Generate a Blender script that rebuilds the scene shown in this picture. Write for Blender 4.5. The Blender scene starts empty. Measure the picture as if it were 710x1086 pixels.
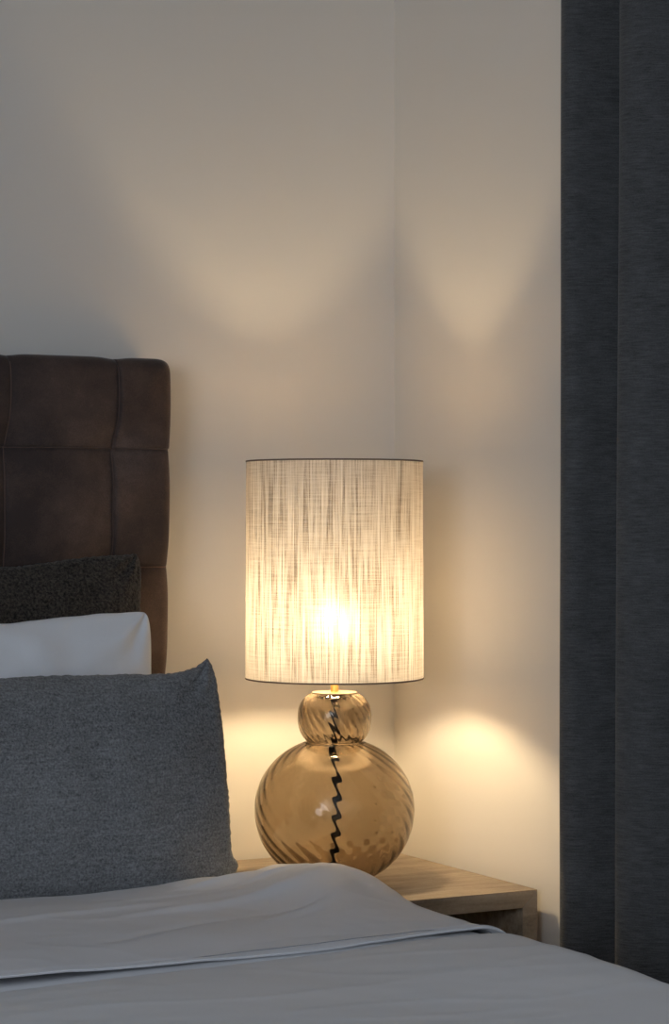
import bpy, bmesh, math, random
from mathutils import Vector, noise
random.seed(4)
PI = math.pi
scn = bpy.context.scene
C = scn.collection

# ---------------------------------------------------------------- constants (metres, lamp axis at x=y=0)
WALL_Y = 0.29        # wall behind the bed
WALL_X = 0.277       # wall with the curtain
LEFT_X, FRONT_Y, CEIL = -3.9, -5.7, 2.7
STAND_TOP = 0.48
EYE = 1.084
THETA = math.atan(1254 / 2400)

# ---------------------------------------------------------------- helpers
def tag(o, label=None, cat=None, group=None, kind=None):
    if label: o['label'] = label
    if cat: o['category'] = cat
    if group: o['group'] = group
    if kind: o['kind'] = kind
    return o

def empty(name, loc):
    o = bpy.data.objects.new(name, None)
    o.location = loc
    o.empty_display_size = 0.1
    C.objects.link(o)
    return o

def smooth(me, ang=None):
    for p in me.polygons: p.use_smooth = True
    if ang is not None:
        try: me.set_sharp_from_angle(angle=math.radians(ang))
        except Exception: pass

def obj(name, me, mat, parent=None, sm=True, ang=None):
    """mesh given in world coordinates; keeps its place when parented"""
    o = bpy.data.objects.new(name, me)
    if mat: me.materials.append(mat)
    C.objects.link(o)
    if sm: smooth(me, ang)
    if parent:
        o.parent = parent
        root = Vector((0, 0, 0)); p = parent
        while p: root += p.location; p = p.parent
        o.location = -root
    return o

def mesh(name, vs, fs):
    me = bpy.data.meshes.new(name)
    me.from_pydata([tuple(v) for v in vs], [], fs)
    me.update()
    return me

def bm_mesh(bm, name):
    bmesh.ops.recalc_face_normals(bm, faces=bm.faces[:])
    me = bpy.data.meshes.new(name); bm.to_mesh(me); bm.free()
    return me

def box(name, lo, hi, mat, parent=None, bev=0.0, seg=2):
    bm = bmesh.new()
    bmesh.ops.create_cube(bm, size=1)
    for v in bm.verts:
        v.co = Vector([lo[i] + (v.co[i] + .5) * (hi[i] - lo[i]) for i in range(3)])
    if bev:
        bmesh.ops.bevel(bm, geom=bm.edges[:], offset=bev, segments=seg, profile=.5, affect='EDGES')
    return obj(name, bm_mesh(bm, name), mat, parent, sm=bool(bev), ang=40)

def grid_mesh(name, nu, nv, fn, wrap_u=False, flip=False, uv=None):
    vs = [fn(i / (nu if wrap_u else nu - 1), j / (nv - 1)) for j in range(nv) for i in range(nu)]
    fs = []
    for j in range(nv - 1):
        for i in range(nu if wrap_u else nu - 1):
            a = j * nu + i; b = j * nu + (i + 1) % nu
            f = (a, b, b + nu, a + nu)
            fs.append(f[::-1] if flip else f)
    me = mesh(name, vs, fs)
    if uv:
        L = me.uv_layers.new(name='UVMap')
        for p in me.polygons:
            j, i = divmod(p.index, nu if wrap_u else nu - 1)
            ids = [(i, j), (i + 1, j), (i + 1, j + 1), (i, j + 1)]
            if flip: ids = ids[::-1]
            for li, (ii, jj) in zip(p.loop_indices, ids):
                L.data[li].uv = uv(ii / (nu if wrap_u else nu - 1), jj / (nv - 1))
    return me

def lathe(name, prof, n, mat, parent=None, cx=0, cy=0, closed=False, ang=35):
    """prof: list of (r, z)"""
    vs, fs = [], []
    for r, z in prof:
        for i in range(n):
            a = 2 * PI * i / n
            vs.append((cx + r * math.cos(a), cy + r * math.sin(a), z))
    m = len(prof)
    for j in range(m if closed else m - 1):
        for i in range(n):
            a, b = j * n + i, j * n + (i + 1) % n
            k = ((j + 1) % m) * n
            fs.append((a, b, k + (i + 1) % n, k + i))
    if not closed:
        fs.append(tuple(reversed(range(n))))
        fs.append(tuple(range((m - 1) * n, m * n)))
    bm = bmesh.new(); me = mesh(name, vs, fs); bm.from_mesh(me)
    bpy.data.meshes.remove(me)
    return obj(name, bm_mesh(bm, name), mat, parent, ang=ang)

def tube(name, pts, r, mat, parent=None, n=12):
    vs, fs = [], []
    pts = [Vector(p) for p in pts]
    up = Vector((0.3, 1, 0.1)).normalized()
    for i, p in enumerate(pts):
        t = (pts[min(i + 1, len(pts) - 1)] - pts[max(i - 1, 0)]).normalized()
        s = t.cross(up).normalized(); q = s.cross(t).normalized()
        for k in range(n):
            a = 2 * PI * k / n
            vs.append(p + (s * math.cos(a) + q * math.sin(a)) * r)
    for i in range(len(pts) - 1):
        for k in range(n):
            a, b = i * n + k, i * n + (k + 1) % n
            fs.append((a, b, b + n, a + n))
    fs.append(tuple(reversed(range(n)))); fs.append(tuple(range((len(pts) - 1) * n, len(pts) * n)))
    bm = bmesh.new(); me = mesh(name, vs, fs); bm.from_mesh(me); bpy.data.meshes.remove(me)
    return obj(name, bm_mesh(bm, name), mat, parent)

def sstep(a, b, x):
    t = max(0, min(1, (x - a) / (b - a)))
    return t * t * (3 - 2 * t)

def nz(x, y, z=0): return noise.noise(Vector((x, y, z)))

def catmull(P, n=12):
    out = []
    P = [Vector(p) for p in P]
    Q = [P[0]] + P + [P[-1]]
    for i in range(1, len(Q) - 2):
        for k in range(n):
            t = k / n
            a, b, c, d = Q[i - 1], Q[i], Q[i + 1], Q[i + 2]
            out.append(.5 * ((2 * b) + (c - a) * t + (2 * a - 5 * b + 4 * c - d) * t * t + (3 * b - a - 3 * c + d) * t ** 3))
    out.append(P[-1])
    return out

# ---------------------------------------------------------------- materials
class M:
    def __init__(s, name):
        s.m = bpy.data.materials.new(name); s.m.use_nodes = True
        s.t = s.m.node_tree; s.n = s.t.nodes; s.n.clear()
        s.out = s.n.new('ShaderNodeOutputMaterial')
    def add(s, typ, **kw):
        n = s.n.new(typ)
        for k, v in kw.items():
            if k.startswith('_'): setattr(n, k[1:], v)
            else:
                key = int(k[1:]) if k[0] == 'i' and k[1:].isdigit() else k.replace('__', ' ')
                n.inputs[key].default_value = v
        return n
    def link(s, a, b): s.t.links.new(a, b)
    def coords(s, scale, kind='Object'):
        tc = s.add('ShaderNodeTexCoord'); mp = s.add('ShaderNodeMapping')
        mp.inputs['Scale'].default_value = scale
        s.link(tc.outputs[kind], mp.inputs['Vector']); return mp.outputs['Vector']
    def noise(s, vec, scale, detail=4, rough=.55):
        n = s.add('ShaderNodeTexNoise', Scale=scale, Detail=detail, Roughness=rough)
        s.link(vec, n.inputs['Vector']); return n.outputs['Fac']
    def ramp(s, fac, stops):
        r = s.add('ShaderNodeValToRGB')
        e = r.color_ramp.elements
        e[0].position, e[0].color = stops[0][0], (*stops[0][1], 1)
        e[1].position, e[1].color = stops[-1][0], (*stops[-1][1], 1)
        for p, c in stops[1:-1]:
            q = e.new(p); q.color = (*c, 1)
        s.link(fac, r.inputs['Fac']); return r.outputs['Color']
    def math(s, op, a, b):
        n = s.add('ShaderNodeMath', _operation=op)
        for i, v in enumerate((a, b)):
            if isinstance(v, (int, float)): n.inputs[i].default_value = v
            else: s.link(v, n.inputs[i])
        return n.outputs[0]
    def bump(s, h, strength, dist):
        b = s.add('ShaderNodeBump', Strength=strength, Distance=dist)
        s.link(h, b.inputs['Height']); return b.outputs['Normal']
    def principled(s, color=None, rough=.6, normal=None, **kw):
        p = s.add('ShaderNodeBsdfPrincipled', Roughness=rough, **kw)
        if isinstance(color, tuple): p.inputs['Base Color'].default_value = (*color, 1)
        elif color is not None: s.link(color, p.inputs['Base Color'])
        if normal is not None: s.link(normal, p.inputs['Normal'])
        s.link(p.outputs[0], s.out.inputs[0]); return p

def mat_plaster(name, col):
    m = M(name); v = m.coords((1, 1, 1))
    c = m.ramp(m.noise(v, 2.5, 3), [(.3, tuple(x * .97 for x in col)), (.7, col)])
    m.principled(c, .85, m.bump(m.noise(v, 160, 4), .12, .001))
    return m.m

def mat_cloth(name, c0, c1, weave=900, fuzz=0.3, bump=.35, horiz=None, sheen=.3, patch=6, hw=.5):
    m = M(name); v = m.coords((1, 1, 1))
    a = m.noise(v, weave, 3, .7)
    if horiz:
        h = m.noise(m.coords(horiz), 1.0, 4, .65)
        f = m.math('ADD', m.math('MULTIPLY', a, 1 - hw), m.math('MULTIPLY', h, hw))
    else: f = a
    p = m.noise(v, patch, 3)
    f2 = m.math('ADD', m.math('MULTIPLY', f, .85), m.math('MULTIPLY', p, .15))
    c = m.ramp(f2, [(.36, c0), (.64, c1)])
    m.principled(c, .9, m.bump(f, bump, .002), **{'Sheen__Weight': sheen, 'Sheen__Roughness': .5, 'Specular__IOR__Level': .2})
    return m.m

wall_mat = mat_plaster('wall_paint', (.76, .725, .675))
ceil_mat = mat_plaster('ceiling_paint', (.55, .56, .58))

m = M('floor_oak'); v = m.coords((1.2, 9, 1))
m.principled(m.ramp(m.noise(v, 3, 6), [(.3, (.16, .10, .06)), (.7, (.30, .2, .12))]), .45); floor_mat = m.m

m = M('pale_oak')
v = m.coords((3.0, 26, 26)); g = m.noise(v, 2.2, 8, .62)
k = m.noise(m.coords((1, 1, 1)), 9, 4)
sp = m.noise(m.coords((1, 1, 1)), 220, 3)
f = m.math('ADD', m.math('MULTIPLY', g, .6), m.math('ADD', m.math('MULTIPLY', k, .25), m.math('MULTIPLY', sp, .15)))
m.principled(m.ramp(f, [(.36, (.17, .125, .085)), (.5, (.32, .25, .18)), (.63, (.43, .35, .26))]), .5, m.bump(f, .25, .002)); oak = m.m
m = M('stand_inside'); m.principled((.10, .075, .055), .7); oak_dark = m.m

# brown suede of the headboard
m = M('brown_suede'); v = m.coords((1, 1, 1))
a = m.noise(v, 7, 5, .6); b = m.noise(v, 500, 3)
f = m.math('ADD', m.math('MULTIPLY', a, .75), m.math('MULTIPLY', b, .25))
m.principled(m.ramp(f, [(.38, (.052, .036, .032)), (.52, (.090, .060, .050)), (.64, (.145, .098, .078))]), .8, m.bump(b, .25, .001),
             **{'Sheen__Weight': .25, 'Sheen__Roughness': .35, 'Specular__IOR__Level': .25}); suede = m.m
m = M('suede_seam'); m.principled((.15, .09, .07), .9); seam_mat = m.m

dark_boucle = mat_cloth('charcoal_boucle', (.004, .0035, .003), (.085, .070, .057), 230, bump=1.0, sheen=.15)
grey_boucle = mat_cloth('slate_boucle', (.075, .076, .079), (.31, .312, .318), 300, bump=1.0, hw=.28, horiz=(30, 30, 330), sheen=.15)
white_cotton = mat_cloth('white_cotton', (.80, .80, .82), (.86, .86, .88), 1200, bump=.05, sheen=0)
duvet_cotton = mat_cloth('pale_grey_cotton', (.76, .75, .755), (.80, .79, .795), 1200, bump=.06, sheen=0, patch=3)
fold_cotton = mat_cloth('pale_grey_cotton_fold', (.74, .735, .755), (.78, .775, .795), 1200, bump=.06, sheen=0, patch=3)
m = M('hem_thread'); m.principled((.30, .31, .34), .9); thread_mat = m.m
curtain_mat = mat_cloth('charcoal_linen', (.040, .039, .039), (.135, .134, .135), 700, bump=.8, horiz=(40, 40, 520), sheen=.12, patch=25)
base_mat = mat_cloth('base_fabric', (.05, .035, .03), (.09, .06, .05), 400)

m = M('brass'); m.principled((.85, .58, .22), .42, Metallic=1.0); brass = m.m
m = M('cap_metal'); m.principled((.42, .34, .25), .35, Metallic=1.0); cap_metal = m.m
m = M('dark_metal'); m.principled((.05, .04, .035), .4, Metallic=1.0); dark_metal = m.m
m = M('shade_trim'); m.principled((.22, .16, .12), .8); trim_mat = m.m
m = M('black_cord'); m.principled((.006, .006, .006), .45); cord_mat = m.m
m = M('white_frame'); m.principled((.7, .7, .7), .4); frame_mat = m.m

m = M('bulb_glow')
e = m.add('ShaderNodeEmission', Color=(1.0, .77, .455, 1), Strength=268)
m.link(e.outputs[0], m.out.inputs[0]); bulb_mat = m.m

# smoked glass
m = M('smoked_glass')
g = m.add('ShaderNodeBsdfGlass', Color=(.80, .75, .675, 1), Roughness=0.0, IOR=1.45)
m.link(g.outputs[0], m.out.inputs[0]); glass = m.m
m = M('window_glass')
g = m.add('ShaderNodeBsdfTransparent', Color=(.95, .97, .98, 1)); m.link(g.outputs[0], m.out.inputs[0]); pane_mat = m.m

# linen lamp shade: UV is (arc length, height) in metres
m = M('linen_shade')
vert1 = m.noise(m.coords((420, 9, 1), 'UV'), 1, 3, .6)
vert2 = m.noise(m.coords((170, 5, 1), 'UV'), 1, 2, .5)
hor = m.noise(m.coords((14, 620, 1), 'UV'), 1, 3, .65)
fine = m.noise(m.coords((900, 900, 1), 'UV'), 1, 2, .6)
f = m.math('ADD', m.math('ADD', m.math('MULTIPLY', vert1, .44), m.math('MULTIPLY', vert2, .24)),
           m.math('ADD', m.math('MULTIPLY', hor, .17), m.math('MULTIPLY', fine, .15)))
tcol = m.ramp(f, [(.39, (.16, .12, .085)), (.455, (.46, .40, .33)), (.51, (.80, .75, .70)), (.60, (.96, .94, .93))])
dcol = m.ramp(f, [(.37, (.30, .24, .18)), (.5, (.62, .54, .45)), (.62, (.74, .68, .60))])
tr = m.add('ShaderNodeBsdfTranslucent'); m.link(tcol, tr.inputs[0])
df = m.add('ShaderNodeBsdfDiffuse'); m.link(dcol, df.inputs[0])
mx = m.add('ShaderNodeMixShader', Fac=.14); m.link(df.outputs[0], mx.inputs[1]); m.link(tr.outputs[0], mx.inputs[2])
tp = m.add('ShaderNodeBsdfTransparent', Color=(1, .95, .9, 1))      # gaps between the threads
rf = m.add('ShaderNodeBsdfRefraction', Color=(1, .96, .9, 1), Roughness=.75, IOR=1.3)   # light scattered forward by the threads
mg = m.add('ShaderNodeMixShader', Fac=.12); m.link(rf.outputs[0], mg.inputs[1]); m.link(tp.outputs[0], mg.inputs[2])
hole = m.math('MULTIPLY', m.ramp(f, [(.40, (.15, .15, .15)), (.62, (1, 1, 1))]), .011)
mx2 = m.add('ShaderNodeMixShader'); m.link(hole, mx2.inputs[0])
m.link(mx.outputs[0], mx2.inputs[1]); m.link(mg.outputs[0], mx2.inputs[2])
m.link(mx2.outputs[0], m.out.inputs[0]); shade_mat = m.m

# ---------------------------------------------------------------- the room
T = .12
def struct(o): o['kind'] = 'structure'; return o
struct(box('floor', (LEFT_X - T, FRONT_Y - T, -T), (WALL_X + T, WALL_Y + T, 0), floor_mat))
struct(box('ceiling', (LEFT_X - T, FRONT_Y - T, CEIL), (WALL_X + T, WALL_Y + T, CEIL + T), ceil_mat))
struct(box('wall_back', (LEFT_X - T, WALL_Y, 0), (WALL_X + T, WALL_Y + T, CEIL), wall_mat))
struct(box('wall_right', (WALL_X, FRONT_Y, 0), (WALL_X + T, WALL_Y, CEIL), wall_mat))
struct(box('wall_front', (LEFT_X - T, FRONT_Y - T, 0), (WALL_X + T, FRONT_Y, CEIL), wall_mat))
# left wall with the window that lets the dusk in
WY0, WY1, WZ0, WZ1 = -5.4, -3.1, .75, 2.35
def boxes(name, L, mat, parent=None):
    bm = bmesh.new()
    for lo, hi in L:
        r = bmesh.ops.create_cube(bm, size=1)
        for v in r['verts']: v.co = Vector([lo[i] + (v.co[i] + .5) * (hi[i] - lo[i]) for i in range(3)])
    return obj(name, bm_mesh(bm, name), mat, parent, sm=False)
struct(boxes('wall_left', [((LEFT_X - T, a, c), (LEFT_X, b, d)) for a, b, c, d in
    ((FRONT_Y, WY0, 0, CEIL), (WY1, WALL_Y, 0, CEIL), (WY0, WY1, 0, WZ0), (WY0, WY1, WZ1, CEIL))], wall_mat))
win = struct(empty('window_1', (LEFT_X - .06, (WY0 + WY1) / 2, WZ0)))
ym = (WY0 + WY1) / 2
boxes('window_frame', [((LEFT_X - .09, a, c), (LEFT_X - .03, b, d)) for a, b, c, d in
    ((WY0, WY0 + .06, WZ0, WZ1), (WY1 - .06, WY1, WZ0, WZ1), (WY0, WY1, WZ0, WZ0 + .06), (WY0, WY1, WZ1 - .06, WZ1), (ym - .03, ym + .03, WZ0, WZ1))], frame_mat, win)
box('window_pane', (LEFT_X - .064, WY0 + .05, WZ0 + .05), (LEFT_X - .058, WY1 - .05, WZ1 - .05), pane_mat, win)

# ---------------------------------------------------------------- nightstand
NX0, NX1, NY0, NY1 = -.175, .254, -.238, .284
BT = .029
ns = empty('nightstand', ((NX0 + NX1) / 2, (NY0 + NY1) / 2, 0))
tag(ns, 'pale oak nightstand with mitred boards and an open front under the glass lamp', 'nightstand')
def mitred(name, P):    # P: 4 (x,z) outline points of a board seen from the front
    bm = bmesh.new()
    f = [bm.verts.new((x, NY0, z)) for x, z in P]; b = [bm.verts.new((x, NY1, z)) for x, z in P]
    bm.faces.new(f); bm.faces.new(b[::-1])
    for i in range(4): bm.faces.new((f[i], f[(i + 1) % 4], b[(i + 1) % 4], b[i]))
    bmesh.ops.bevel(bm, geom=bm.edges[:], offset=.0012, segments=2, profile=.5, affect='EDGES')
    return obj(name, bm_mesh(bm, name), oak, ns, ang=40)
ZB = .10
mitred('top_board', [(NX0, STAND_TOP), (NX1, STAND_TOP), (NX1 - BT, STAND_TOP - BT), (NX0 + BT, STAND_TOP - BT)])
mitred('side_panel', [(NX1, STAND_TOP), (NX1, ZB), (NX1 - BT, ZB + BT), (NX1 - BT, STAND_TOP - BT)])
mitred('side_panel', [(NX0, ZB), (NX0, STAND_TOP), (NX0 + BT, STAND_TOP - BT), (NX0 + BT, ZB + BT)])
mitred('bottom_board', [(NX0, ZB), (NX0 + BT, ZB + BT), (NX1 - BT, ZB + BT), (NX1, ZB)])
box('back_panel', (NX0 + BT, NY1 - .012, ZB + BT), (NX1 - BT, NY1 - .002, STAND_TOP - BT), oak_dark, ns)
for x in (NX0 + .05, NX1 - .05):
    for y in (NY0 + .05, NY1 - .05):
        lathe('leg', [(.010, 0), (.012, .003), (.017, ZB)], 20, dark_metal, ns, x, y)

# ---------------------------------------------------------------- table lamp
lamp = empty('table_lamp', (0, 0, STAND_TOP))
tag(lamp, 'lit table lamp with linen drum shade and double ball smoked glass base, on the nightstand', 'lamp')
SR, SZ0, SZ1 = .1495, .8225, 1.1885
nU = 256
shade_me = grid_mesh('lamp_shade', nU, 40,
    lambda u, w: (( SR + .0012 * (1 - w)) * math.cos(2 * PI * u), (SR + .0012 * (1 - w)) * math.sin(2 * PI * u), SZ0 + w * (SZ1 - SZ0)),
    wrap_u=True, uv=lambda u, w: (u * 2 * PI * SR, w * (SZ1 - SZ0)))
shade = obj('lamp_shade', shade_me, shade_mat, lamp)
tag(shade, 'beige slubbed linen drum shade, glowing')
for z, r in ((SZ1, SR), (SZ0, SR + .0012)):
    pr = [(r + .0009 * math.cos(a), z + .0014 * math.sin(a)) for a in [2 * PI * k / 10 for k in range(10)]]
    lathe('shade_rim', pr, 160, trim_mat, shade, closed=True)
# spider that carries the shade
bm = None
zs = .868
for k in range(3):
    a = 2 * PI * k / 3 + .4
    tube('shade_arm', [(.016 * math.cos(a), .016 * math.sin(a), zs), (.09 * math.cos(a), .09 * math.sin(a), zs - .002), (.1495 * math.cos(a), .1495 * math.sin(a), SZ0 + .004)], .0015, dark_metal, shade, 8)
lathe('shade_ring', [(.0145, zs - .002), (.0205, zs - .002), (.0205, zs + .002), (.0145, zs + .002)], 40, dark_metal, shade, closed=True)
lathe('stem', [(.0068, .796), (.0068, .838)], 32, brass, lamp)['label'] = 'short brass stem between glass and shade'
lathe('bulb_socket', [(.010, .838), (.014, .841), (.014, .880), (.0155, .882), (.0155, .886), (.0125, .888)], 36, brass, lamp)
bp = []
for k in range(25):
    t = k / 24
    z = .888 + t * .062
    r = .0125 + (.0295 - .0125) * sstep(0, .5, t) if t < .5 else .0295 * math.sqrt(max(0, 1 - ((t - .5) / .5) ** 2)) + 1e-4
    bp.append((r, z))
lathe('light_bulb', bp, 40, bulb_mat, lamp, ang=60)

def rib(phi, z, N, amp, k, z0): return amp * math.cos(N * (phi - k * (z0 - z)))
def glass_ball(name, zs, rad_fn, N, amp, k, z0, thick):
    """closed hollow shell: twisted ribs outside, softer inside"""
    nu, nv = 480, len(zs)
    vs, fs = [], []
    for side in (0, 1):
        zz = zs if side == 0 else zs[::-1]
        for j, z in enumerate(zz):
            jj = j if side == 0 else nv - 1 - j
            e = min(jj, nv - 1 - jj) / 6
            fade = min(1, e)
            r0 = rad_fn(z)
            for i in range(nu):
                ph = 2 * PI * i / nu
                if side == 0:
                    r = r0 + rib(ph, z, N, amp, k, z0) * fade; zo = z
                else:
                    dz = (zs[1] - zs[0])
                    slope = (rad_fn(z + 1e-4) - rad_fn(z - 1e-4)) / 2e-4
                    nl = math.hypot(1, slope)
                    r = r0 - thick / nl - rib(ph, z, N, amp * 1.0, k, z0) * fade
                    zo = z + thick * slope / nl
                    zo = min(max(zo, zs[0] + thick * .55), zs[-1] - thick * .3)
                    r = max(r, .004)
                vs.append((r * math.cos(ph), r * math.sin(ph), zo))
    m2 = 2 * nv
    for j in range(m2):
        k2 = ((j + 1) % m2) * nu
        for i in range(nu):
            fs.append((j * nu + i, j * nu + (i + 1) % nu, k2 + (i + 1) % nu, k2 + i))
    bm = bmesh.new(); me = mesh(name, vs, fs); bm.from_mesh(me); bpy.data.meshes.remove(me)
    return obj(name, bm_mesh(bm, name), glass, lamp, ang=70)
def super_r(z, zc, R, at, ab, n):
    a = at if z > zc else ab
    q = min(.9999, abs(z - zc) / a)
    return R * (1 - q ** n) ** (1 / n)
# cosine spaced heights
def hts(z0, z1, n): return [z0 + (z1 - z0) * (.5 - .5 * math.cos(PI * k / (n - 1))) for k in range(n)]
def low_r(z):
    r = super_r(z, .601, .1352, .1215, .1285, 2.05)
    r = max(r, .0495) if z > .70 else r
    if z < .4875: r = min(r, .036 + .020 * math.sqrt(max(0, (z - .4808) / .0068)) )
    return r
def up_r(z): return super_r(z, .7565, .0622, .0475, .053, 2.5)
lo = glass_ball('lower_glass_ball', hts(.4812, .7135, 150), low_r, 26, .00022, 8, .7135, .0032)
lo['label'] = 'large smoked glass ball with twisted ribs'
up = glass_ball('upper_glass_ball', hts(.7145, .797, 90), up_r, 26, .00021, 11, .797, .0028)
up['label'] = 'small smoked glass ball with twisted ribs'
lathe('base_foot', [(.030, .4801), (.034, .4805), (.034, .4835), (.005, .4840)], 48, glass, lamp)
lathe('neck_ring', [(.0455, .7128), (.0492, .7126), (.0498, .7141), (.0492, .7152), (.0455, .7150)], 96, glass, lamp, closed=True)
lathe('cap_plate', [(.007, .7965), (.036, .7965), (.0385, .7975), (.0385, .7985), (.036, .7993), (.007, .7995)], 72, cap_metal, lamp)
lathe('cap_seal', [(.010, .7885), (.027, .7885), (.029, .790), (.029, .7945), (.010, .7945)], 60, cord_mat, lamp)
pts = catmull([(0, 0, .796), (.001, 0, .775), (-.002, 0, .75), (.003, .002, .725), (-.003, 0, .70), (.004, .001, .665), (.005, 0, .62), (.003, 0, .57), (.001, .002, .53),
               (-.003, .004, .507), (-.010, .004, .4955), (-.020, -.006, .493), (-.030, -.012, .493), (-.036, .002, .4935), (-.026, .016, .493), (-.012, .018, .493)], 8)
tube('power_cord', pts, .0045, cord_mat, lamp, 12)

# ---------------------------------------------------------------- bed: base, legs, tufted headboard
BX1 = -.217; BX0 = -1.90
HB_TOP = 1.367; HB_Y = .170
bed = empty('bed', ((BX0 + BX1) / 2, -.9, 0))
tag(bed, 'upholstered bed with a tall brown suede headboard stitched into squares', 'bed')
hx = [BX0, ] + [(-.324 - .193 * k) for k in range(8)][::-1] + [BX1]     # vertical seams
seams_x = [-.324 - .193 * k for k in range(8)]
seams_z = [1.211 - .202 * k for k in range(5)]
def cellpos(v, seams, lo, hi):
    s = sorted(seams + [lo, hi])
    for a, b in zip(s, s[1:]):
        if a <= v <= b: return a, b
    return s[0], s[1]
def hb_front(x, z):
    a, b = cellpos(x, seams_x, BX0, BX1); c, d = cellpos(z, seams_z, .12, HB_TOP)
    tx = (x - a) / (b - a); tz = (z - c) / (d - c)
    px = math.sin(PI * tx) if a > BX0 + .01 and b < BX1 - .01 else (math.sin(PI * .5 * (tx if a <= BX0 + .01 else 1 - tx)))
    pz = math.sin(PI * tz) if c > .13 and d < HB_TOP - .01 else (math.sin(PI * .5 * (tz if c <= .13 else 1 - tz)))
    puff = .012 * (max(px, 0) ** .5) * (.35 + .65 * max(pz, 0) ** .5) + .004 * max(pz, 0) ** .5
    dx = min(abs(x - s) for s in seams_x); dz = min(abs(z - s) for s in seams_z)
    dip = .019 * math.exp(-(dx * dx + dz * dz) / (2 * .026 ** 2))      # deep button points
    groove = .0018 * math.exp(-(dx / .003) ** 2) + .0018 * math.exp(-(dz / .003) ** 2)
    wr = .0015 * nz(x * 14, z * 14, 3)
    # rounded border
    e = min(BX1 - x, x - BX0); t = HB_TOP - z
    rr = .022
    rnd = 0
    for q in (e, t):
        if q < rr: rnd += rr - math.sqrt(max(0, rr * rr - (rr - q) ** 2))
    return HB_Y - puff + dip + groove + wr + rnd + .012
# narrow waist where the horizontal seams pull the border in
def hb_pt(x, z):
    pull = 0
    for s in seams_z: pull += .0025 * math.exp(-((z - s) / .035) ** 2)
    pull += .010 * sstep(HB_TOP - .02, .6, z)
    xx = x - pull * sstep(BX1 - .12, BX1, x)
    zz = z
    for s in seams_x:                       # top edge dips at each vertical seam
        zz -= .003 * math.exp(-((x - s) / .02) ** 2) * sstep(HB_TOP - .1, HB_TOP, z)
    if BX1 - x < .03: zz -= (.006 * (1 - (BX1 - x) / .03) ** 2) * sstep(HB_TOP - .1, HB_TOP, z)
    # seams wander a little
    xx += .006 * math.sin((z - 1.211) / .202 * PI) * sstep(BX1 - .02, BX1 - .08, x)
    return xx, zz
def uniq(L):
    out = []
    for v in sorted(L):
        if not out or v - out[-1] > 1e-5: out.append(v)
    return out
xs = [BX0 + (-1.0 - BX0) * k / 60 for k in range(60)] + [-1.0 + (BX1 + 1.0 - .024) * k / 260 for k in range(260)] + [BX1 - .024 + .024 * math.sin(PI / 2 * k / 14) for k in range(15)]
zsH = [.12 + (.6 - .12) * k / 30 for k in range(30)] + [.6 + (HB_TOP - .024 - .6) * k / 240 for k in range(240)] + [HB_TOP - .024 + .024 * math.sin(PI / 2 * k / 14) for k in range(15)]
xs = uniq(xs + [s + d for s in seams_x for d in (-.002, 0, .002)]); zsH = uniq(zsH + [s + d for s in seams_z for d in (-.002, 0, .002)])
vs, fs = [], []
nx, nzz = len(xs), len(zsH)
for z in zsH:
    for x in xs:
        X, Z = hb_pt(x, z); vs.append((X, hb_front(x, z), Z))
for j in range(nzz - 1):
    for i in range(nx - 1):
        a = j * nx + i; fs.append((a, a + 1, a + nx + 1, a + nx))
# side skirt back to the wall side and back face
ring = [i for i in range(nx)] + [j * nx + nx - 1 for j in range(1, nzz)] + [(nzz - 1) * nx + i for i in range(nx - 2, -1, -1)] + [j * nx for j in range(nzz - 2, 0, -1)]
b0 = len(vs)
for i in ring: vs.append((vs[i][0], .268, vs[i][2]))
for k in range(len(ring)):
    k2 = (k + 1) % len(ring); fs.append((ring[k], b0 + k, b0 + k2, ring[k2]))
fs.append(tuple(range(b0, b0 + len(ring))))
bm = bmesh.new(); me = mesh('headboard', vs, fs); bm.from_mesh(me)
hb = obj('headboard', bm_mesh(bm, 'headboard'), suede, bed, ang=60)
hb['label'] = 'brown suede headboard stitched into tufted squares'
# raised stitched seams (fine piping) as sub-parts
def seam_line(pts): tube('seam', pts, .0011, seam_mat, hb, 6)
for s in seams_x[:4]:
    seam_line([(hb_pt(s, z)[0], hb_front(s, z) - .0006, hb_pt(s, z)[1]) for z in [.6 + (HB_TOP - .612) * k / 120 for k in range(121)]])
for s in seams_z[:3]:
    seam_line([(hb_pt(x, s)[0], hb_front(x, s) - .0006, s) for x in [-1.1 + (BX1 + 1.1 - .004) * k / 160 for k in range(161)]])
box('bed_base', (BX0 + .02, -1.88, .12), (BX1 - .02, .135, .30), base_mat, bed, .015)
for x in (BX0 + .1, BX1 - .1):
    for y in (-1.78, 0.03):
        lathe('leg', [(.014, 0), (.016, .004), (.026, .12)], 24, dark_metal, bed, x, y)
mt = box('mattress', (BX0 + .03, -1.87, .301), (BX1 - .025, .13, .487), white_cotton, None, .035, 5)
tag(mt, 'white mattress on the bed base underneath the grey duvet', 'mattress')

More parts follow.
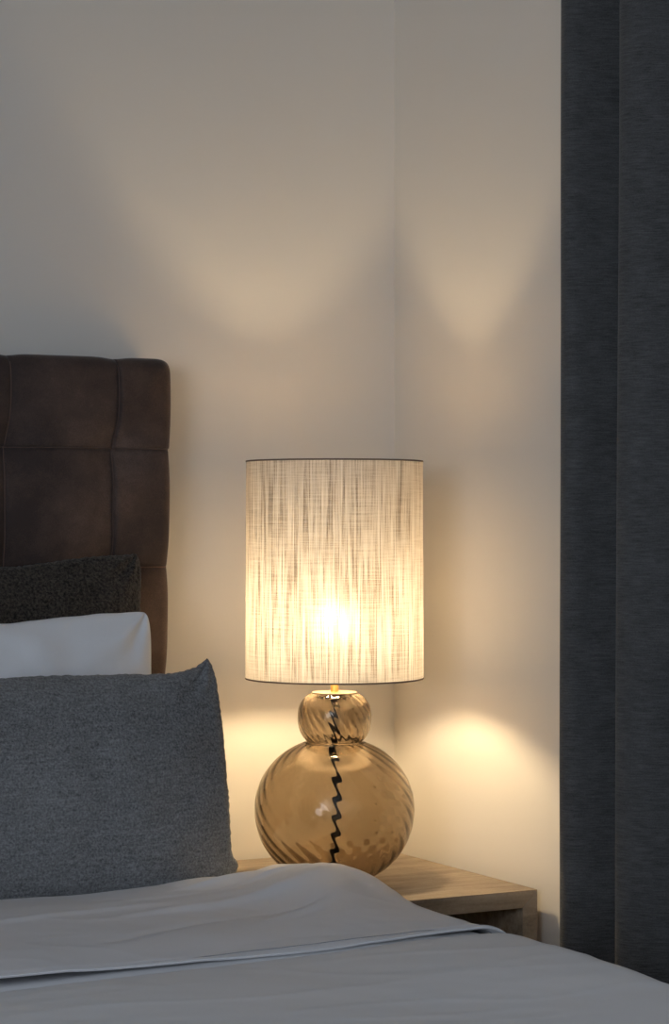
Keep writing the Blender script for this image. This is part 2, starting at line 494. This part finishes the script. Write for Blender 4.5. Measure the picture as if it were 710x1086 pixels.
# ---------------------------------------------------------------- pillows
def pillow(name, W, H, TH, cx, cy, z0, lean, mat, seed, label, cat='pillow', fuzz=.0012, kx=.035, ky=.05, corner=.02, nu=170, nv=120, wr=.006, top_dip=.0, plump=.45, twist=0, dpow=5, ear=0):
    vs, fs = [], []
    ca, sa = math.cos(lean), math.sin(lean)
    def pos(u, v, s):
        # outline: sides bow in between the corners
        x = W / 2 * u * (1 - kx * (1 - v * v) )
        x += ear * math.exp(-((v + .64) / .06) ** 2) * u ** 21 if ear else 0
        h = H / 2 * v * (1 - ky * (1 - u * u) ** 1.0)
        cr = 1 - corner * (abs(u) * abs(v)) ** 9; x *= cr; h *= 1 - corner * 1.4 * (abs(u) * abs(v)) ** 9
        prof = max(0, (1 - abs(u) ** 2.6)) ** plump * max(0, (1 - abs(v) ** 2.4)) ** plump
        low = 1 + .10 * (-v)                                   # heavier at the bottom
        th = TH / 2 * prof * low
        e = 1 - max(abs(u), abs(v))
        w = wr * nz(u * 2.4 + seed, v * 2.0, s * 3 + seed) + wr * .5 * nz(u * 6 + seed, v * 5, s * 3 + 9)
        # creases that radiate from the corners
        for cu in (-1, 1):
            for cv in (-1, 1):
                du, dv = (u - cu) * W / 2, (v - cv) * H / 2
                d = math.hypot(du, dv); an = math.atan2(dv, du)
                w += wr * .55 * math.sin(an * 9 + seed) * math.exp(-d / .10) * min(1, d / .02)
        n = s * th + w * sstep(0, .12, e) * (1 if s > 0 else -1) + .5 * w
        h -= top_dip * (1 - abs(u) ** dpow) * sstep(-.2, 1, v) * (1 + .5 * nz(u * 1.7, seed))
        if v > 0: h += .35 * wr * nz(u * 7 + seed, 1.3) * v
        fz = fuzz * nz(x * 160, h * 160, s + seed)
        n += s * fz; x += fuzz * nz(h * 190, seed, 2) * abs(u) ** 6; h += fuzz * nz(x * 190, seed, 5) * abs(v) ** 6
        h += H / 2
        X = x + twist * (h - H / 2)
        return (cx + X, cy + h * sa - n * ca, z0 + h * ca + n * sa)
    def par(i, n):
        t = i / (n - 1) * 2 - 1
        return math.sin(t * PI / 2) * .65 + t * .35
    for s in (1, -1):
        for j in range(nv):
            for i in range(nu): vs.append(pos(par(i, nu), par(j, nv), s))
    N = nu * nv
    for s in (0, 1):
        for j in range(nv - 1):
            for i in range(nu - 1):
                a = s * N + j * nu + i
                f = (a, a + 1, a + nu + 1, a + nu); fs.append(f if s == 0 else f[::-1])
    bm = bmesh.new(); me = mesh(name, vs, fs); bm.from_mesh(me)
    bmesh.ops.remove_doubles(bm, verts=bm.verts[:], dist=.0004)
    o = obj(name, bm_mesh(bm, name), mat)
    return tag(o, label, cat, 'pillows leaning in a row in front of the headboard' if cat == 'pillow' else None)
pillow('cushion', .62, .578, .090, -.618, -.016, .490, math.radians(11), dark_boucle, 1.3,
       'black boucle cushion, rearmost, leaning directly on the brown headboard', 'cushion', fuzz=.002, kx=.09, ky=.0, top_dip=.034, corner=.06, dpow=9, plump=.36)
pillow('pillow', .70, .477, .112, -.702, -.137, .490, math.radians(11), white_cotton, 5.1,
       'smooth white pillow between the black cushion and the grey one', fuzz=0, kx=.05, ky=.02, wr=.008, top_dip=.020, plump=.5, corner=.05)
pillow('pillow', .70, .403, .132, -.666, -.276, .490, math.radians(11), grey_boucle, 8.4,
       'slate grey textured pillow in front of the white one', fuzz=.0016, kx=-.01, ky=.0, wr=.006, top_dip=.037, corner=.035, dpow=8, ear=.012)

# ---------------------------------------------------------------- duvet with turned-down top
ZT = .548          # top of the duvet
XR, XL = -.192, -1.925   # outer faces of the side drapes
RC = .05           # rounding over the mattress edge
DROP = .26
def across(s, off):
    """s metres along a path over the bed from the middle (0) to the right (+) ; returns x, z, nx, nz"""
    half = (XR - XL) / 2; mid = (XR + XL) / 2
    sg = 1 if s >= 0 else -1; s = abs(s)
    flat = half - RC; arc = RC * PI / 2
    crown = .0
    if s <= flat: x, z, n1, n2 = s, 0, 0, 1
    elif s <= flat + arc:
        a = (s - flat) / RC; x = flat + RC * math.sin(a); z = -RC + RC * math.cos(a); n1, n2 = math.sin(a), math.cos(a)
    else:
        d = s - flat - arc; x = half + .012 * math.sin(min(d / .2, 1) * PI / 2); z = -RC - d; n1, n2 = 1, 0
    return mid + sg * (x + off * n1), ZT + z + off * n2, sg * n1, n2
S_MAX = (XR - XL) / 2 - RC + RC * PI / 2 + DROP
S_EDGE = (XR - XL) / 2 - RC
def wrinkle(s, y):
    # soft, long folds running mostly across the bed, fading out of a calm field
    a = nz(s * 2.2 + y * 1.2, y * 2.8, 1.7) * .009
    q = nz(s * 3.5 - y * 3, y * 11 + s * 2.5, 6.1); b = (1 - abs(q) * 2) ; b = max(0, b) ** 3 * .0010
    return a + b + nz(s * 9 + y * 4, y * 13, 8) * .0009 + nz(s * 26 + y * 9, y * 30, 4) * .0004
def smap(u):          # denser on the visible right half
    return -S_MAX + 2 * S_MAX * (u ** .62)
duv = empty('duvet', ((XR + XL) / 2, -1.1, .50))
tag(duv, 'pale grey cotton duvet spread over the bed with its top turned down', 'duvet')
def hem_y(s):      # hem line of the fold, slightly wandering
    return -.893 + .006 * nz(s * 3, 2.2) + .030 * sstep(S_EDGE - .30, S_EDGE + .02, s)
def cover_w(s, y): return wrinkle(s, y) + .009 * sstep(-.86, -.93, y) * sstep(S_EDGE - .30, S_EDGE, s) - .004 * math.exp(-((y - hem_y(s) + .003) / .010) ** 2)
def cover_pt(u, v):
    s = smap(u); Y0, Y1 = -1.93, -.36
    t = v * (1.57 + .26)
    if t < .26: y, zd = Y0, -(.26 - t)
    else: y, zd = Y0 + (t - .26), 0
    if y < Y0 + .05 and t >= .26: zd = -.05 + math.sqrt(max(0, .05 ** 2 - (Y0 + .05 - y) ** 2)) 
    elif t < .26: zd -= .05
    w = cover_w(s, y) if zd == 0 else wrinkle(s, y) * .3
    # sinks where the fold presses on it
    # vertical drapes on the side
    if abs(s) > S_EDGE + .06: w += .010 * math.sin(y * 21 + 2 * math.sin(y * 5)) * min(1, (abs(s) - S_EDGE - .06) / .2)
    w += .008 * sstep(-1.75, -1.2, y) * math.exp(-((s - S_EDGE + .02) / .10) ** 2)*0
    x, z, a, b = across(s, w)
    return (x, y, max(z + zd, .20 + .01 * nz(s * 3, y * 3)))
cv = obj('duvet_cover', grid_mesh('duvet_cover', 420, 340, cover_pt), duvet_cotton, duv)
sd = cv.modifiers.new('thick', 'SOLIDIFY'); sd.thickness = .008; sd.offset = -1
BACK = -.36
CREASES = [(-.04, -.50, -.42, -.62, .012, .005), (-.06, -.44, -.36, -.50, .010, .005), (-.10, -.40, -.40, -.42, .009, .004),
           (-.02, -.56, -.25, -.74, .014, .005), (-.30, -.55, -.75, -.60, .012, .003), (-.12, -.62, -.50, -.76, .012, -.003)]
def fold_off(s, y, hy):
    o = .009 + .75 * wrinkle(s * 1.3 + 3, y + 7)
    inner = sstep(hy, hy + .13, y) * sstep(BACK, BACK - .16, y)
    o += (.008 - .006 * sstep(S_EDGE - .35, S_EDGE - .1, s)) * inner
    # plump hump near the outer back corner and creases that run from it
    hx = (s - (S_EDGE - .02)); hy2 = (y + .45)
    o += .027 * math.exp(-(hx / .13) ** 2 - (hy2 / .13) ** 2)
    r = math.hypot(hx, hy2); an = math.atan2(hy2, hx)
    o += .0055 * math.sin(an * 7 + 1.0 + 6 * r) * math.exp(-((r - .22) / .13) ** 2)
    for (sx, sy, ex, ey, wd, am) in CREASES:
        lx, ly = ex - sx, ey - sy; LL = math.hypot(lx, ly)
        px, py = s - S_EDGE - sx, y - sy
        tt = (px * lx + py * ly) / LL / LL
        if -.2 < tt < 1.2:
            dd = (px * ly - py * lx) / LL + .010 * math.sin(tt * 5 + sx * 30)
            o += am * math.exp(-(dd / wd) ** 2) * sstep(-.2, .25, tt) * sstep(1.2, .6, tt)
    # a long valley behind the hem
    o -= .004 * math.exp(-((y - hy - .020) / .006) ** 2) * .55
    o += .002 * math.exp(-((y - hy - .008) / .008) ** 2)
    return max(o, cover_w(s, y) + .0058)
def fold_pt(u, v):
    s = -S_MAX + .06 + (2 * S_MAX - .12 - .02) * (u ** .62)
    hy = hem_y(s)
    L = (BACK + .012 * nz(s * 4, 9.1)) - hy
    TURN = .075                     # tucks down behind at the pillows
    RO = .003                       # rolled lip at the hem
    t = v * (RO + L + TURN) - RO
    if t < 0:
        y = hy; lip = t
        off = fold_off(s, hy, hy) + lip
        off = max(off, cover_w(s, hy) + .0038)
        q = -lip / RO
        y += .006 * q ** 2 - .002 * math.sin(PI * q)
    elif t <= L:
        y = hy + t; off = fold_off(s, y, hy)
    else:
        a = (t - L) / .045
        off = fold_off(s, hy + L, hy) - .045 * (1 - math.cos(min(a, PI / 2))) - max(0, (t - L) - .045 * PI / 2)
        y = hy + L + .045 * math.sin(min(a, PI / 2))
    if abs(s) > S_EDGE + .06: off += .008 * math.sin(y * 24) * min(1, (abs(s) - S_EDGE - .06) / .2)
    # the corner of the hem flares outwards
    x, z, a, b = across(s, off)
    g = math.exp(-((s - S_EDGE - .03) / .045) ** 2) * math.exp(-((y - hy) / .035) ** 2)
    x += .010 * g
    return (x, y, z)
fo = obj('turned_down_fold', grid_mesh('turned_down_fold', 460, 260, fold_pt), fold_cotton, duv)
fo['label'] = 'turned-down top edge of the duvet'
sd = fo.modifiers.new('thick', 'SOLIDIFY'); sd.thickness = .0035; sd.offset = -1
# stitched hem line
pts = []
for k in range(221):
    u = .02 + .93 * k / 220
    s = -S_MAX + .06 + (2 * S_MAX - .14) * (u ** .62)
    y = hem_y(s) + .020
    x, z, a, b = across(s, fold_off(s, y, hem_y(s)) + .0002)
    pts.append((x, y, z))
tube('hem_stitch', pts, .0008, thread_mat, fo, 6)

# ---------------------------------------------------------------- curtain on the right
cpath = [(.262, -.385), (.235, -.40), (.19, -.425), (.158, -.452), (.163, -.478), (.205, -.495), (.252, -.515), (.262, -.545), (.225, -.575), (.170, -.592),
         (.153, -.612), (.168, -.650), (.215, -.685), (.255, -.72), (.255, -.76), (.20, -.79), (.155, -.81), (.153, -.85), (.20, -.89), (.255, -.92), (.25, -.96), (.19, -.99),
         (.155, -1.02), (.18, -1.07), (.245, -1.1), (.25, -1.14), (.19, -1.18), (.155, -1.21), (.18, -1.26), (.25, -1.29)]
cp = catmull([(a, b - .011 - (.006 if b < -.53 else 0), 0) for a, b in cpath], 10)
nC = len(cp)
def curt(u, v):
    i = min(int(u * (nC - 1)), nC - 2); f = u * (nC - 1) - i
    p = cp[i].lerp(cp[i + 1], f)
    z = .012 + v * (2.62 - .012)
    sway = (1 - v)
    x = p.x - .010 * sway + .003 * nz(p.y * 9, z * 1.4, 2) ; y = p.y + .002 * nz(p.x * 12, z * 1.7, 5)
    x = min(x, WALL_X - .006)
    return (x, y, z)
cu = obj('curtain', grid_mesh('curtain', nC, 160, curt), curtain_mat)
sd = cu.modifiers.new('thick', 'SOLIDIFY'); sd.thickness = .003; sd.offset = 0
tag(cu, 'charcoal grey floor-length curtain hanging in deep folds beside the right wall', 'curtain')

# ---------------------------------------------------------------- light
world = bpy.data.worlds.new('dusk'); scn.world = world; world.use_nodes = True
bg = world.node_tree.nodes['Background']
bg.inputs[0].default_value = (.5, .58, .75, 1); bg.inputs[1].default_value = 1.0
la = bpy.data.lights.new('window_daylight', 'AREA'); la.shape = 'RECTANGLE'; la.size = 2.2; la.size_y = 1.5
la.energy = 72; la.color = (.73, .85, 1.0)
lo_ = bpy.data.objects.new('window_daylight', la); C.objects.link(lo_)
lo_.location = (LEFT_X + .02, (WY0 + WY1) / 2, (WZ0 + WZ1) / 2); lo_.rotation_euler = (math.radians(90), 0, math.radians(-90))

# ---------------------------------------------------------------- camera
cam = bpy.data.cameras.new('camera'); co = bpy.data.objects.new('camera', cam); C.objects.link(co)
D = 3.828
co.location = (-D * math.sin(THETA), -D * math.cos(THETA), EYE)
co.rotation_euler = (PI / 2, 0, -THETA)
cam.sensor_fit = 'VERTICAL'; cam.sensor_height = 36; cam.lens = 2400 / 1086 * 36
cam.shift_y = 12 / 1086
cam.clip_start = .05
scn.camera = co
vs_ = scn.view_settings
vs_.view_transform = 'Standard'; vs_.look = 'None'; vs_.gamma = 1; vs_.exposure = 0; vs_.use_curve_mapping = False
